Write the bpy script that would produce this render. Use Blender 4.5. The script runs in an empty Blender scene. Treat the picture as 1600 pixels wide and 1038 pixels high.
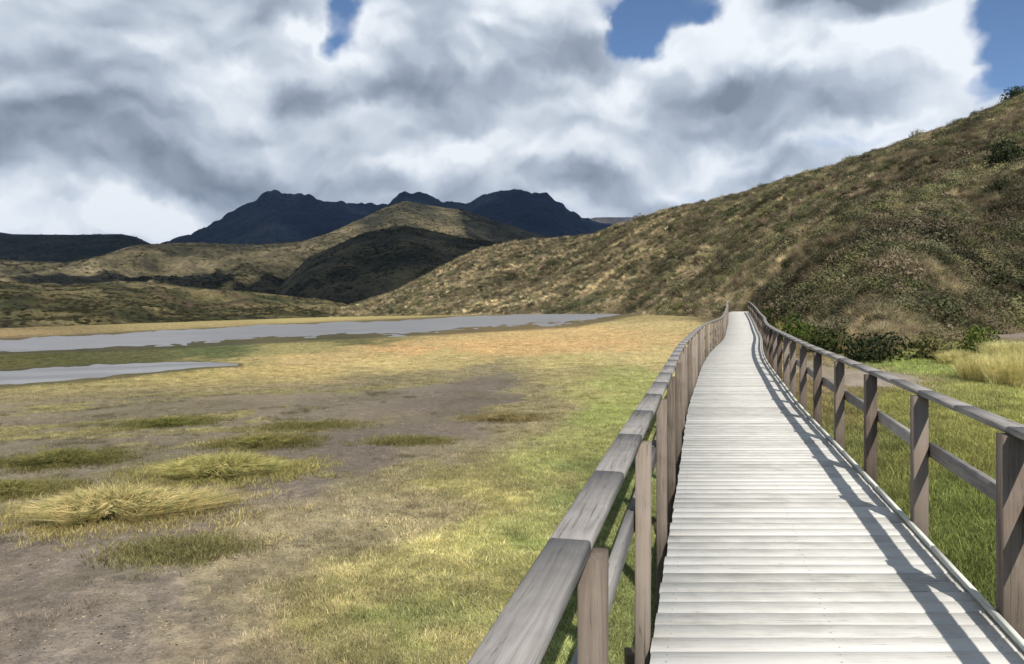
import bpy, math, random
import numpy as np
from mathutils import Vector

random.seed(7); rng = np.random.default_rng(7)
SC = bpy.context.scene; COL = SC.collection
R = math.radians

# ------------------------------------------------------------------ camera, sun, sky
F = 1150.0; HZ = 475.0; EYE = 1.6           # focal length and horizon row for a 1600 px wide frame
cd = bpy.data.cameras.new('camera'); cam = bpy.data.objects.new('camera', cd); COL.objects.link(cam)
cam.location = (0, 0, EYE); cam.rotation_euler = (R(90), 0, 0)
cd.sensor_width = 36; cd.lens = 36 * F / 1600; cd.shift_y = -(519 - HZ) / 1600
cd.clip_start = .05; cd.clip_end = 40000
SC.camera = cam
SUN_EL, SUN_AZ = 48.5, 169.0                # azimuth clockwise from +Y (the view direction)
sd = bpy.data.lights.new('sun', 'SUN'); sd.energy = 4.9; sd.angle = R(.5); sd.color = (1, .955, .89)
sun = bpy.data.objects.new('sun', sd); COL.objects.link(sun)
SUNV = Vector((math.sin(R(SUN_AZ)) * math.cos(R(SUN_EL)), math.cos(R(SUN_AZ)) * math.cos(R(SUN_EL)), math.sin(R(SUN_EL))))
sun.rotation_euler = (-SUNV).to_track_quat('-Z', 'Y').to_euler()
sun.location = (0, 0, 50)
SC.view_settings.view_transform = 'Standard'; SC.view_settings.look = 'None'
SC.view_settings.exposure = .06; SC.view_settings.gamma = 1
SC.cycles.max_bounces = 5; SC.cycles.diffuse_bounces = 3; SC.cycles.volume_bounces = 0
SC.cycles.transparent_max_bounces = 4
SC.cycles.use_denoising = True


def lin(h, k=1.0):
    h = h.lstrip('#'); o = []
    for i in (0, 2, 4):
        c = int(h[i:i + 2], 16) / 255
        o.append((c / 12.92 if c <= .04045 else ((c + .055) / 1.055) ** 2.4) * k)
    return tuple(o)


class NT:
    """small helper round a node tree"""
    def __init__(s, tree): s.t = tree; s.n = tree.nodes; s.l = tree.links
    def node(s, typ, **kw):
        n = s.n.new(typ)
        for k, v in kw.items(): setattr(n, k, v)
        return n
    def put(s, sock, v):
        if v is None: return
        if isinstance(v, bpy.types.NodeSocket): s.l.new(v, sock)
        elif isinstance(v, (tuple, list)) and len(v) == 3 and sock.type == 'RGBA': sock.default_value = (*v, 1)
        else: sock.default_value = v
    def m(s, op, a, b=None, c=None, clamp=False):
        n = s.node('ShaderNodeMath', operation=op, use_clamp=clamp)
        for i, v in enumerate((a, b, c)): s.put(n.inputs[i], v)
        return n.outputs[0]
    def vm(s, op, a, b=None):
        n = s.node('ShaderNodeVectorMath', operation=op)
        s.put(n.inputs[0], a)
        if b is not None: s.put(n.inputs[1], b)
        return n.outputs['Value'] if op in ('LENGTH', 'DOT_PRODUCT', 'DISTANCE') else n.outputs['Vector']
    def noise(s, vec, scale, detail=4, rough=.55, dist=0.0, color=False):
        n = s.node('ShaderNodeTexNoise'); n.noise_dimensions = '3D'
        s.put(n.inputs['Vector'], vec)
        s.put(n.inputs['Scale'], scale); s.put(n.inputs['Detail'], detail); s.put(n.inputs['Roughness'], rough)
        s.put(n.inputs['Distortion'], dist)
        return n.outputs['Color' if color else 'Fac']
    def mix(s, f, a, b, typ='MIX'):
        n = s.node('ShaderNodeMix', data_type='RGBA', blend_type=typ)
        s.put(n.inputs['Factor'], f); s.put(n.inputs['A'], a); s.put(n.inputs['B'], b)
        # RGBA sockets carry the same names; pick by type
        return n.outputs['Result'] if False else [o for o in n.outputs if o.type == 'RGBA'][0]
    def rgbmix(s, f, a, b, typ='MIX'):
        n = s.node('ShaderNodeMixRGB', blend_type=typ)
        s.put(n.inputs[0], f); s.put(n.inputs[1], a); s.put(n.inputs[2], b)
        return n.outputs[0]
    def mr(s, v, a, b, c=0.0, d=1.0, smooth=True):
        n = s.node('ShaderNodeMapRange', interpolation_type='SMOOTHSTEP' if smooth else 'LINEAR')
        s.put(n.inputs[0], v)
        for i, q in enumerate((a, b, c, d)): s.put(n.inputs[1 + i], q)
        return n.outputs[0]
    def ramp(s, f, stops):
        n = s.node('ShaderNodeValToRGB'); r = n.color_ramp
        while len(r.elements) < len(stops): r.elements.new(.5)
        for e, (p, c) in zip(r.elements, stops): e.position = p; e.color = (*c, 1)
        s.put(n.inputs[0], f); return n.outputs[0]


# ---- world: Nishita sky with procedural cumulus laid out by direction
def build_world():
    w = bpy.data.worlds.new('World'); SC.world = w; w.use_nodes = True
    t = NT(w.node_tree); w.node_tree.nodes.clear()
    sky = t.node('ShaderNodeTexSky', sky_type='NISHITA'); sky.sun_disc = False
    sky.sun_elevation = R(SUN_EL); sky.sun_rotation = R(SUN_AZ); sky.altitude = 3800; sky.air_density = 1.0; sky.dust_density = .6
    tc = t.node('ShaderNodeTexCoord'); d = tc.outputs['Generated']
    sp = t.node('ShaderNodeSeparateXYZ'); t.put(sp.inputs[0], d)
    az = t.m('ARCTAN2', sp.outputs[0], sp.outputs[1])
    el = t.m('ARCSINE', sp.outputs[2])
    cb = t.node('ShaderNodeCombineXYZ'); t.put(cb.inputs[0], az); t.put(cb.inputs[1], el)
    P0 = cb.outputs[0]
    # warp
    wn = t.noise(d, 3.4, 3, .5, color=True)
    wv = t.vm('SUBTRACT', wn, (.5, .5, .5))
    sc_ = t.node('ShaderNodeVectorMath', operation='SCALE'); t.put(sc_.inputs[0], wv); sc_.inputs['Scale'].default_value = .14
    wn2 = t.noise(d, 11.0, 4, .6, color=True)
    sc2 = t.node('ShaderNodeVectorMath', operation='SCALE'); t.put(sc2.inputs[0], t.vm('SUBTRACT', wn2, (.5, .5, .5))); sc2.inputs['Scale'].default_value = .06
    P = t.vm('ADD', t.vm('ADD', P0, sc_.outputs[0]), sc2.outputs[0])
    fl = t.node('ShaderNodeVectorMath', operation='MULTIPLY'); t.put(fl.inputs[0], P); fl.inputs[1].default_value = (1, 1, 0)
    P = fl.outputs[0]

    def ang(u, v):
        a = math.atan((u - 800) / F); return a, math.atan((HZ - v) / F * math.cos(a))

    def blob(u, v, ru, rv, amp, soft=1.0):
        a, e = ang(u, v)
        q = t.vm('MULTIPLY', t.vm('SUBTRACT', P, (a, e, 0)), (F / ru, F / rv, 0))
        dd = t.vm('LENGTH', q)
        return t.mr(dd, 1.25, .25, 0.0, amp)

    def total(lst):
        acc = None
        for b in lst:
            o = blob(*b); acc = o if acc is None else t.m('ADD', acc, o)
        return acc
    # clear-sky gaps
    gaps = total([(519, 46, 36, 52, .70), (540, 8, 50, 34, .42), (500, 75, 30, 20, .25), (1000, 76, 54, 54, .95), (1055, 32, 82, 46, .85), (975, 20, 40, 40, .55), (1085, 65, 30, 20, .4), (1575, 40, 66, 70, .85), (1600, 100, 60, 60, .8), (985, 75, 40, 40, .6),
                  (1540, 8, 60, 30, .6), (1450, 205, 90, 22, .42), (1330, 232, 80, 18, .38), (1560, 150, 60, 25, .5), (1090, 290, 90, 12, .3), (260, 372, 60, 8, .2)])
    # bright, sun-lit heads and grey undersides
    bright = total([(70, 345, 190, 42, .6), (230, 340, 120, 40, .45), (20, 300, 70, 30, .3), (480, 85, 80, 55, .55), (375, 130, 75, 40, .5), (590, 40, 60, 60, .35), (560, 100, 60, 40, .3), (1130, 40, 75, 50, .8), (1060, 105, 90, 50, .5),
                    (1250, 85, 150, 50, .35), (1450, 75, 115, 75, .75), (1500, 60, 55, 60, .6), (1290, 100, 120, 40, .3), (850, 200, 110, 40, .45), (900, 250, 130, 30, .35), (740, 240, 80, 25, .3), (240, 75, 40, 40, .35), (40, 60, 60, 40, .3), (1180, 255, 130, 22, .5), (1330, 215, 140, 25, .55), (980, 180, 60, 40, .35),
                    (640, 230, 80, 25, .2), (60, 10, 90, 30, .25), (300, 30, 100, 30, .15), (800, 60, 80, 60, .25), (740, 100, 50, 30, .3), (1450, 180, 90, 40, .35)])
    dark = total([(120, 130, 170, 60, .5), (60, 215, 150, 50, .6), (210, 205, 110, 40, .3), (300, 275, 200, 35, .65), (470, 270, 130, 32, .5), (600, 285, 90, 22, .35), (450, 150, 60, 20, .3), (640, 130, 90, 60, .25), (700, 200, 130, 45, .3), (880, 110, 90, 60, .3), (1310, 15, 150, 45, .85),
                  (1120, 185, 110, 38, .45), (1320, 150, 150, 45, .55), (1200, 215, 90, 22, .4), (160, 330, 60, 15, .25), (890, 285, 110, 20, .4), (950, 20, 60, 40, .2), (640, 10, 60, 30, .25), (180, 20, 60, 30, .2), (1420, 130, 60, 30, .25), (820, 170, 90, 30, .2), (420, 20, 70, 40, .2)])
    # billow relief: a height field against itself sampled a little towards the sun side (up)
    def fb(du, dv, scale, det, ro, w):
        q = t.vm('ADD', t.vm('MULTIPLY', w, (1.0, 1.45, 1.0)), (3.1 + du, dv, 1.7))
        return t.noise(q, scale, det, ro, 0.0)

    def vor(dv, scale, w):
        n = t.node('ShaderNodeTexVoronoi', feature='SMOOTH_F1'); n.inputs['Scale'].default_value = scale
        n.inputs['Smoothness'].default_value = .6; n.inputs['Detail'].default_value = 1.0; n.inputs['Roughness'].default_value = .45
        t.put(n.inputs['Vector'], t.vm('ADD', t.vm('MULTIPLY', w, (1.0, 1.5, 0)), (0.3, dv, 0)))
        return n.outputs['Distance']
    n1, n1u = fb(0, 0, 4.2, 5, .5, P), fb(.01, .05, 4.2, 5, .5, P)
    n2, n2u = fb(4, 0, 13, 4, .5, P), fb(4.004, .016, 13, 4, .5, P)
    b1, b1u = vor(0, 9, P), vor(.02, 9, P)
    relief = t.m('ADD', t.m('MULTIPLY', t.m('SUBTRACT', n1, n1u), 1.5), t.m('MULTIPLY', t.m('SUBTRACT', n2, n2u), .6))
    relief = t.m('ADD', relief, t.m('MULTIPLY', t.m('SUBTRACT', b1u, b1), 1.1))
    cov = t.m('SUBTRACT', t.m('ADD', t.m('MULTIPLY', t.m('SUBTRACT', n1, .5), .8), .85), gaps)
    cov = t.m('ADD', cov, t.m('MULTIPLY', t.m('SUBTRACT', n2, .5), .75))
    up = t.mr(sp.outputs[2], .39, .50)
    behind = t.mr(sp.outputs[1], .25, -.15)
    cov = t.m('SUBTRACT', cov, t.m('MULTIPLY', t.m('MAXIMUM', up, behind), .62))
    alpha = t.mr(cov, -.04, .62)
    s = t.m('ADD', t.m('SUBTRACT', t.m('ADD', .52, t.m('MULTIPLY', bright, .66)), t.m('MULTIPLY', dark, .50)), relief)
    s = t.m('ADD', s, t.m('MULTIPLY', t.m('SUBTRACT', n1, .5), .25))
    s = t.m('ADD', s, t.m('MULTIPLY', t.mr(cov, .95, .35), .14))
    cc = t.ramp(s, [(0.0, (.21, .255, .32)), (.25, (.33, .385, .47)), (.5, (.475, .54, .63)), (.75, (.66, .72, .80)), (1.0, (.88, .92, .97))])
    k = .10
    cl = t.node('ShaderNodeVectorMath', operation='SCALE'); t.put(cl.inputs[0], cc); cl.inputs['Scale'].default_value = 1 / k
    bs = t.node('ShaderNodeVectorMath', operation='MULTIPLY'); t.put(bs.inputs[0], sky.outputs[0]); bs.inputs[1].default_value = (1.1, 1.22, 1.3)
    col = t.rgbmix(alpha, bs.outputs[0], cl.outputs[0])
    bg = t.node('ShaderNodeBackground'); t.put(bg.inputs[0], col); bg.inputs[1].default_value = k
    out = t.node('ShaderNodeOutputWorld'); t.l.new(bg.outputs[0], out.inputs[0])
    w.cycles.sampling_method = 'MANUAL'; w.cycles.sample_map_resolution = 512


build_world()

# ------------------------------------------------------------------ tools


def tag(o, label=None, cat=None, group=None, kind=None):
    if label: o['label'] = label
    if cat: o['category'] = cat
    if group: o['group'] = group
    if kind: o['kind'] = kind
    return o


def hash2(ix, iy, seed):
    n = (ix.astype(np.int64) * 374761393 + iy.astype(np.int64) * 668265263 + seed * 1442695041) & 0xffffffff
    n = ((n ^ (n >> 13)) * 1274126177) & 0xffffffff
    return ((n ^ (n >> 16)) & 0xffff) / 65535.0


def vnoise(x, y, seed=0):
    x = np.asarray(x, float); y = np.asarray(y, float)
    ix = np.floor(x); iy = np.floor(y); fx = x - ix; fy = y - iy
    fx = fx * fx * (3 - 2 * fx); fy = fy * fy * (3 - 2 * fy)
    a = hash2(ix, iy, seed); b = hash2(ix + 1, iy, seed); c = hash2(ix, iy + 1, seed); d = hash2(ix + 1, iy + 1, seed)
    return (a + (b - a) * fx) * (1 - fy) + (c + (d - c) * fx) * fy


def fbm(x, y, oct=5, seed=0, gain=.5):
    s = 0; a = 1; t = 0
    for i in range(oct):
        s = s + a * (vnoise(x * 2 ** i + i * 17.3, y * 2 ** i - i * 9.1, seed + i) - .5); t += a; a *= gain
    return s / t * 2


def ridged(x, y, oct=4, seed=0):
    s = 0; a = 1; t = 0
    for i in range(oct):
        s = s + a * (1 - np.abs(2 * vnoise(x * 2 ** i + i * 7.7, y * 2 ** i, seed + i) - 1)); t += a; a *= .5
    return s / t


def sstep(a, b, x):
    t = np.clip((x - a) / (b - a), 0, 1); return t * t * (3 - 2 * t)


def mesh_obj(name, v, f, mat, parent=None, smooth=False, attrs=None):
    me = bpy.data.meshes.new(name)
    v = np.asarray(v, np.float32); f = np.asarray(f, np.int32)
    me.vertices.add(len(v)); me.vertices.foreach_set('co', v.ravel())
    k = f.shape[1]
    me.loops.add(f.size); me.loops.foreach_set('vertex_index', f.ravel())
    me.polygons.add(len(f)); me.polygons.foreach_set('loop_start', np.arange(0, f.size, k, dtype=np.int32))
    try: me.polygons.foreach_set('loop_total', np.full(len(f), k, np.int32))
    except Exception: pass
    me.update(calc_edges=True)
    if smooth: me.polygons.foreach_set('use_smooth', np.ones(len(f), bool))
    if attrs:
        for an, (typ, arr) in attrs.items():
            a = me.attributes.new(an, typ, 'POINT')
            a.data.foreach_set('color' if typ == 'FLOAT_COLOR' else 'value', np.asarray(arr, np.float32).ravel())
    if mat: me.materials.append(mat)
    o = bpy.data.objects.new(name, me); COL.objects.link(o)
    if parent: o.parent = parent
    return o


def grid_faces(nr, nc, wrap=False):
    i = np.arange(nr - 1)[:, None]; j = np.arange(nc if wrap else nc - 1)[None, :]
    a = i * nc + j; b = i * nc + (j + 1) % nc; c = (i + 1) * nc + (j + 1) % nc; d = (i + 1) * nc + j
    return np.stack([a, b, c, d], -1).reshape(-1, 4)


class Boxes:
    """collects oriented, slightly chamfered boards into one mesh with a per-board tone"""
    def __init__(s): s.v = []; s.f = []; s.t = []; s.n = 0
    def board(s, a, b, w, h, side=None, up=None, tone=.5, ch=.004, jit=0):
        """board from a to b; w across 'side', h along 'up'"""
        a = Vector(a); b = Vector(b); d = (b - a).normalized()
        up = Vector(up or (0, 0, 1))
        sd_ = Vector(side) if side else d.cross(up).normalized()
        up2 = sd_.cross(d).normalized() if not side else Vector(up)
        x, z = w / 2, h / 2; c = min(ch, x * .4, z * .4)
        prof = [(-x + c, -z), (x - c, -z), (x, -z + c), (x, z - c), (x - c, z), (-x + c, z), (-x, z - c), (-x, -z + c)]
        base = s.n
        for p in (a, b):
            for (q, r) in prof:
                s.v.append(p + sd_ * (q + random.uniform(-jit, jit)) + up2 * (r + random.uniform(-jit, jit)))
        for i in range(8):
            j = (i + 1) % 8
            s.f.append((base + i, base + j, base + 8 + j, base + 8 + i))
        for o_, rev in ((base, True), (base + 8, False)):
            for q in ((0, 1, 2, 7), (7, 2, 3, 6), (6, 3, 4, 5)):
                idx = [o_ + k for k in q]
                s.f.append(tuple(idx[::-1] if rev else idx))
        s.t += [tone] * 16; s.n += 16
    def build(s, name, mat, parent=None):
        return mesh_obj(name, [tuple(p) for p in s.v], s.f, mat, parent, attrs={'tone': ('FLOAT', s.t)})


def new_mat(name, rough=.9, spec=.2):
    m = bpy.data.materials.new(name); m.use_nodes = True
    t = NT(m.node_tree); b = m.node_tree.nodes['Principled BSDF']
    b.inputs['Roughness'].default_value = rough; b.inputs['Specular IOR Level'].default_value = spec
    return m, t, b


def bump(t, b, h, strength=.5, dist=.02):
    n = t.node('ShaderNodeBump'); n.inputs['Strength'].default_value = strength; n.inputs['Distance'].default_value = dist
    t.put(n.inputs['Height'], h); t.l.new(n.outputs[0], b.inputs['Normal'])


# ------------------------------------------------------------------ the path of the boardwalk
YS = np.array([-6, 0, 3.27, 5.66, 8.5, 11.15, 14.7, 18, 21.6, 26.3, 33.5, 40, 50, 60, 68, 76, 86, 100])
XL = np.array([-1.80, -.245, .605, 1.24, 1.98, 2.66, 3.68, 4.62, 5.70, 7.22, 9.65, 11.65, 14.7, 17.65, 20.1, 23.2, 28.4, 37.5])
WID = 1.74


def _raw_left(y):
    # smooth (Catmull-Rom) interpolation of the left deck edge
    y = np.asarray(y, float); i = np.clip(np.searchsorted(YS, y) - 1, 0, len(YS) - 2)
    i0 = np.clip(i - 1, 0, None); i3 = np.clip(i + 2, None, len(YS) - 1)
    m1 = (XL[i + 1] - XL[i0]) / (YS[i + 1] - YS[i0]); m2 = (XL[i3] - XL[i]) / (YS[i3] - YS[i])
    h = YS[i + 1] - YS[i]; t = (y - YS[i]) / h
    return (2 * t**3 - 3 * t**2 + 1) * XL[i] + (t**3 - 2 * t**2 + t) * h * m1 + (-2 * t**3 + 3 * t**2) * XL[i + 1] + (t**3 - t**2) * h * m2


_ty = np.arange(-12, 108, .25); _tx = _raw_left(np.clip(_ty, -6, 100)) + np.where(_ty < -6, (_ty + 6) * .25, 0) + np.where(_ty > 100, (_ty - 100) * .65, 0)
_k = np.exp(-(np.arange(-16, 17) * .25 / 1.6) ** 2); _k /= _k.sum(); _tx = np.convolve(np.pad(_tx, 16, mode='reflect', reflect_type='odd'), _k, 'valid')


def left_x(y): return np.interp(y, _ty, _tx)


def deck_z(y):
    y = np.asarray(y, float)
    up = .86 * sstep(30, 72, y); return up - .5 * sstep(69, 100, y)


def ground_z(x, y):
    x = np.asarray(x, float); y = np.asarray(y, float)
    yc = np.clip(y, -6, 2500)
    pl = np.where(yc < 68, left_x(np.clip(yc, -6, 68)), 20.1 + .3 * (yc - 68))
    s = x - (pl + WID / 2)
    z = -.5 + .025 * np.minimum(s + 1.2, 0) * 1.0
    z = np.maximum(z, -18)
    near = np.exp(-(s / 7.0) ** 2) * deck_z(np.clip(y, 0, 100)) * (1 - sstep(88, 120, y))
    und = fbm(x * .5, y * .5, 4, 3) * .045 * sstep(1.2, 4, np.abs(s)) + fbm(x * .05, y * .05, 3, 5) * .10 * sstep(3, 15, np.abs(s)) * (1 - sstep(60, 200, np.abs(y)))
    return z + near + und


def proj(x, y, z):
    yy = np.maximum(y, 1.2)
    return 800 + F * x / yy, HZ - F * (z - EYE) / yy


# ------------------------------------------------------------------ ground cover map
CP = """0,508,7d7044;200,498,857846;400,491,a89a58;700,486,b0a262;950,481,8a8455;0,522,a38e5c;300,508,a8985f;500,497,b5a462;
0,563,62622f;100,560,5c6030;200,556,65683a;350,547,5f6c3c;550,529,6e7040;620,524,8a8450;450,548,a09858;700,527,c0a768;900,518,c9ad6c;1040,508,bfae70;1000,497,a89a60;
500,560,c0a96a;650,545,caa666;800,541,ccaa68;950,537,cdac6c;1030,535,c4ac6e;0,628,aaa052;150,616,aca255;300,600,b3a558;450,583,bba961;600,566,c0b06c;700,560,b9aa68;900,566,b8ad68;1000,556,bdb070;
0,660,8f8560;150,652,8d8850;250,640,7d7a3c;400,625,988a66;600,600,8c855c;750,585,8a8262;860,590,a39a62;60,700,7f7954;200,680,87805e;350,665,857d62;500,650,857c68;650,630,857c70;760,612,847b6e;
40,760,8a8556;330,706,8d8858;0,850,857c70;200,850,857b70;0,950,7f766b;150,930,82786d;300,800,857b70;400,760,877d71;500,720,857c6f;570,690,857c70;650,665,857a70;750,645,8a7f72;300,900,877c6e;
100,820,84796c;0,1040,7d746a;150,1040,877b6c;420,900,968a6c;500,820,988d6b;600,750,9c9466;250,1000,94876e;400,1000,a09470;650,820,9c9266;700,710,a39a62;800,670,a0985e;830,630,9a9068;270,850,827f58;
800,760,a5a055;700,880,a09c54;600,960,a09a56;800,900,9b9c4c;900,700,a0a64e;950,640,99a546;980,600,a3aa54;900,610,aaa65e;750,1030,8f9a46;550,1040,a09c5a;850,1038,8a9c46;920,980,7d8c3c;960,900,7d8c3c;1000,760,7e8f40;
1300,640,83864c;1400,640,8a9642;1450,720,7f8c3a;1500,800,6c8432;1550,880,667f30;1350,700,768640;1400,592,a2958a;1350,590,a89a8c;1300,585,9a8e78;1450,578,8ba64b;1420,565,8ba64b;1500,620,94a352;1600,640,90a048;1580,700,8a9640;1250,600,8a8560;1220,550,857e54;1500,570,92a44c;1590,512,8f8078;1700,515,8f8078;1600,600,90a04b;
1160,500,6b6242;1250,530,6b6540;1350,550,6a683c;1800,620,8a9a48;1700,900,6c8032""".replace('\n', '')
cps = []
for q in CP.split(';'):
    a_, b_, c_ = q.split(','); cps.append((float(a_), float(b_), *lin(c_, .88)))
cps = np.array(cps)


WEDGE = [([(-420, 549), (0, 530), (300, 515), (500, 505), (700, 496), (1010, 486)], [(-420, 575), (0, 553), (300, 542), (500, 530), (700, 521), (900, 510), (1010, 489)], 1010),
         ([(-420, 600), (0, 578), (150, 570), (300, 565), (372, 570)], [(-420, 640), (0, 605), (150, 594), (300, 577), (372, 571.5)], 380)]


def cover(x, y, z):
    """albedo of the ground, and how much grass grows there"""
    u, v = proj(x, y, z)
    u = np.clip(u, -500, 2100); v = np.clip(v, HZ + 4, 1250)
    d = np.hypot(x, y)
    a = 1 - .0 * d
    u = u + fbm(x * .9, y * .9, 4, 21) * 2200 / np.clip(d, 3, 60) * .55
    v2 = 4 * np.log((v - 455) / 50) + fbm(x * .8 + 9, y * .45, 4, 22) * .55
    q1 = u / 150
    out = np.zeros((len(x), 3)); wsum = np.zeros(len(x))
    for (cu, cv, r, g, b) in cps:
        dd = (q1 - cu / 150) ** 2 + (v2 - 4 * np.log((cv - 455) / 50)) ** 2
        w = 1 / (dd + .02) ** 2.2
        out += w[:, None] * np.array((r, g, b)); wsum += w
    out /= wsum[:, None]
    u0_, v0_ = proj(x, y, z)
    lum = out @ np.array([.3, .6, .1]); out = out * .85 + lum[:, None] * .15
    # turf islands, cut banks and bare gaps on the lagoon flat
    reg = sstep(590, 640, v + u * .03) * (1 - sstep(760, 830, v + (u - 200) * .12)) * (1 - sstep(700, 930, u))
    xr = x * .93 + y * .36; yr = y * .93 - x * .36; n1 = fbm(xr * .30 + 40, yr * .85 + 7, 4, 301, .6); n2 = fbm(xr * 1.3, yr * 2.4, 4, 311, .6)
    isl = sstep(.07, .20, n1 + n2 * .35) * reg; bank = np.exp(-((n1 + n2 * .35 - .04) / .045) ** 2) * reg * sstep(-.1, .15, n2)
    mudc = np.array(lin('857c6e', .85)); tur = np.array(lin('98935a', .85)); dk = np.array(lin('4a4828', .85))
    out = out * (1 - .8 * reg[:, None]) + mudc * .8 * reg[:, None]
    out = out * (1 - .8 * isl[:, None]) + tur * .8 * isl[:, None]
    out = out * (1 - .7 * bank[:, None]) + dk * .7 * bank[:, None]
    # the broad bare swath crossing from the middle to the lower left
    cu = np.array([-500, 0, 200, 400, 560, 700, 800, 860]); vc = np.interp(u, cu, [1100, 935, 860, 765, 700, 640, 603, 590]); hw = np.interp(u, cu, [150, 135, 100, 66, 52, 42, 20, 3])
    sw = 1 - sstep(.65, 1.15, np.abs(v - vc) / hw + .55 * fbm(x * .9, y * .9, 4, 341, .6))
    sw = (sw * (1 - sstep(770, 850, u)))[:, None] * .9; out = out * (1 - sw) + np.array(lin('786f65', .88)) * sw
    for T, Bt, ue in WEDGE:
        tv = np.interp(u0_, *zip(*T)); bv = np.interp(u0_, *zip(*Bt)); e = np.maximum(tv - v0_, v0_ - bv)
        wet = np.exp(-(np.clip(e, 0, None) / (1.8 + 2.5 * np.clip(fbm(x * .25, y * .25, 3, 351) + .2, 0, 1))) ** 2) * (u0_ < ue) * (y > 2)
        wet = wet[:, None] * .75; out = out * (1 - wet) + np.array(lin('4b463a', .85)) * wet
    # stones and dead tufts in the thin turf of the foreground
    reg2 = sstep(720, 800, v) * (1 - sstep(900, 1100, u)) * (u < 1000)
    n3 = fbm(x * 5, y * 5, 3, 321, .7); n4 = fbm(x * 1.1, y * 1.1, 3, 331)
    out = out * (1 + (.55 * n3 + .35 * n4) * reg2 + .16 * reg2)[:, None]
    chroma = (out[:, 1] - out[:, 2]) / (out[:, 1] + 1e-4)
    dens = sstep(.26, .55, chroma)
    return out, dens


# ground sheet: a polar grid round the viewpoint, fine in front
def build_ground():
    az = np.concatenate([np.linspace(-50, 50, 620), np.linspace(51, 309, 90)[:-1]])
    rad = np.concatenate([[.02], np.geomspace(.6, 15000, 430)])
    A, D = np.meshgrid(R(1) * az, rad); x = (D * np.sin(A)).ravel(); y = (D * np.cos(A)).ravel()
    z = ground_z(x, y)
    c, dens = cover(x, y, z)
    beh = (y < 1.0)
    c[beh] = c[beh] * .5 + np.array(lin('8a8c50', .88)) * .5
    rgba = np.concatenate([c, dens[:, None]], 1)
    m, t, b = new_mat('ground_cover', .95, .12)
    at = t.node('ShaderNodeAttribute', attribute_name='cover'); tc = t.node('ShaderNodeTexCoord').outputs['Object']
    f1 = t.noise(tc, 9, 6, .7); f2 = t.noise(tc, 45, 5, .65); f3 = t.noise(tc, .9, 5, .6)
    vo = t.node('ShaderNodeTexVoronoi'); vo.inputs['Scale'].default_value = 16; t.put(vo.inputs['Vector'], tc)
    mud = t.rgbmix(t.mr(f2, .35, .68), at.outputs['Color'], t.rgbmix(1.0, at.outputs['Color'], (.66, .62, .56), 'MULTIPLY'))
    c1 = t.rgbmix(t.mr(f1, .42, .68), mud, t.rgbmix(1.0, at.outputs['Color'], (1.28, 1.22, 1.12), 'MULTIPLY'))
    c2 = t.rgbmix(t.mr(f3, .52, .72, 0, .5), c1, t.rgbmix(1.0, at.outputs['Color'], (.62, .64, .52), 'MULTIPLY'))
    t.put(b.inputs['Base Color'], c2)
    f6 = t.noise(tc, .22, 5, .65)
    c2 = t.rgbmix(t.mr(f6, .50, .62, 0, .55), c2, t.rgbmix(1.0, c2, (.66, .66, .60), 'MULTIPLY'))
    c2 = t.rgbmix(t.mr(f6, .46, .36, 0, .5), c2, t.rgbmix(1.0, c2, (1.3, 1.25, 1.15), 'MULTIPLY'))
    f4 = t.noise(tc, 22, 3, .75); f5 = t.noise(tc, 30, 2, .6)
    c2 = t.rgbmix(t.mr(f4, .60, .68, 0, .75), c2, t.rgbmix(1.0, at.outputs['Color'], (1.75, 1.65, 1.5), 'MULTIPLY'))
    c2 = t.rgbmix(t.mr(f5, .38, .31, 0, .8), c2, t.rgbmix(1.0, at.outputs['Color'], (.38, .36, .32), 'MULTIPLY'))
    t.put(b.inputs['Base Color'], c2)
    h = t.m('ADD', t.m('MULTIPLY', f1, .6), t.m('MULTIPLY', f2, .4))
    bump(t, b, h, .7, .05)
    o = mesh_obj('ground', np.stack([x, y, z], 1), grid_faces(len(rad), len(az), True)[:, ::-1], m, smooth=True,
                 attrs={'cover': ('FLOAT_COLOR', rgba)})
    return tag(o, kind='structure')


build_ground()


# ------------------------------------------------------------------ shallow water on the lagoon bed
def ground_at(u, v):
    d = 20.0
    for _ in range(60):
        z = float(ground_z((u - 800) / F * d, d)); nd = F * (EYE - z) / (v - HZ); d = d * .6 + nd * .4
    return ((u - 800) / F * d, d)


m_water, t, b = new_mat('silty_water', .33, .35)
tc = t.node('ShaderNodeTexCoord').outputs['Object']
mp = t.vm('MULTIPLY', tc, (.12, .5, 1))
n = t.noise(mp, 1.0, 5, .6)
t.put(b.inputs['Base Color'], t.ramp(n, [(.35, lin('7c7977', .82)), (.5, lin('8a8785', .82)), (.65, lin('9a9896', .82))]))
bump(t, b, t.noise(tc, 5, 3, .6), .25, .02)


def water(top, bot, label):
    us = np.linspace(top[0][0], top[-1][0], 160)
    tv = np.interp(us, *zip(*top)); bv = np.interp(us, *zip(*bot))
    T = []; B = []
    for u, a, c in zip(us, tv, bv):
        j = float(fbm(np.array([u * .012]), np.array([3.3]), 4, 9)[0]); k = float(fbm(np.array([u * .012]), np.array([8.3]), 4, 11)[0])
        m_ = (a + c) / 2; th = (c - a)
        a2 = m_ - th / 2 * (1 + .5 * j); c2 = m_ + th / 2 * (1 + .6 * k) + .15
        T.append(ground_at(u, a2)); B.append(ground_at(u, c2))
    rows = 14; V = []
    for i in range(rows):
        s = i / (rows - 1)
        for (p, q) in zip(B, T):
            x = p[0] + (q[0] - p[0]) * s; y = p[1] + (q[1] - p[1]) * s
            V.append((x, y, -.04 + .10 * min(1, 5 * min(s, 1 - s))))
    V = np.array(V); V[:, 2] += ground_z(V[:, 0], V[:, 1])
    o = mesh_obj('water', V, grid_faces(rows, len(us)), m_water, smooth=True)
    tag(o, label, kind='structure')


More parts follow.
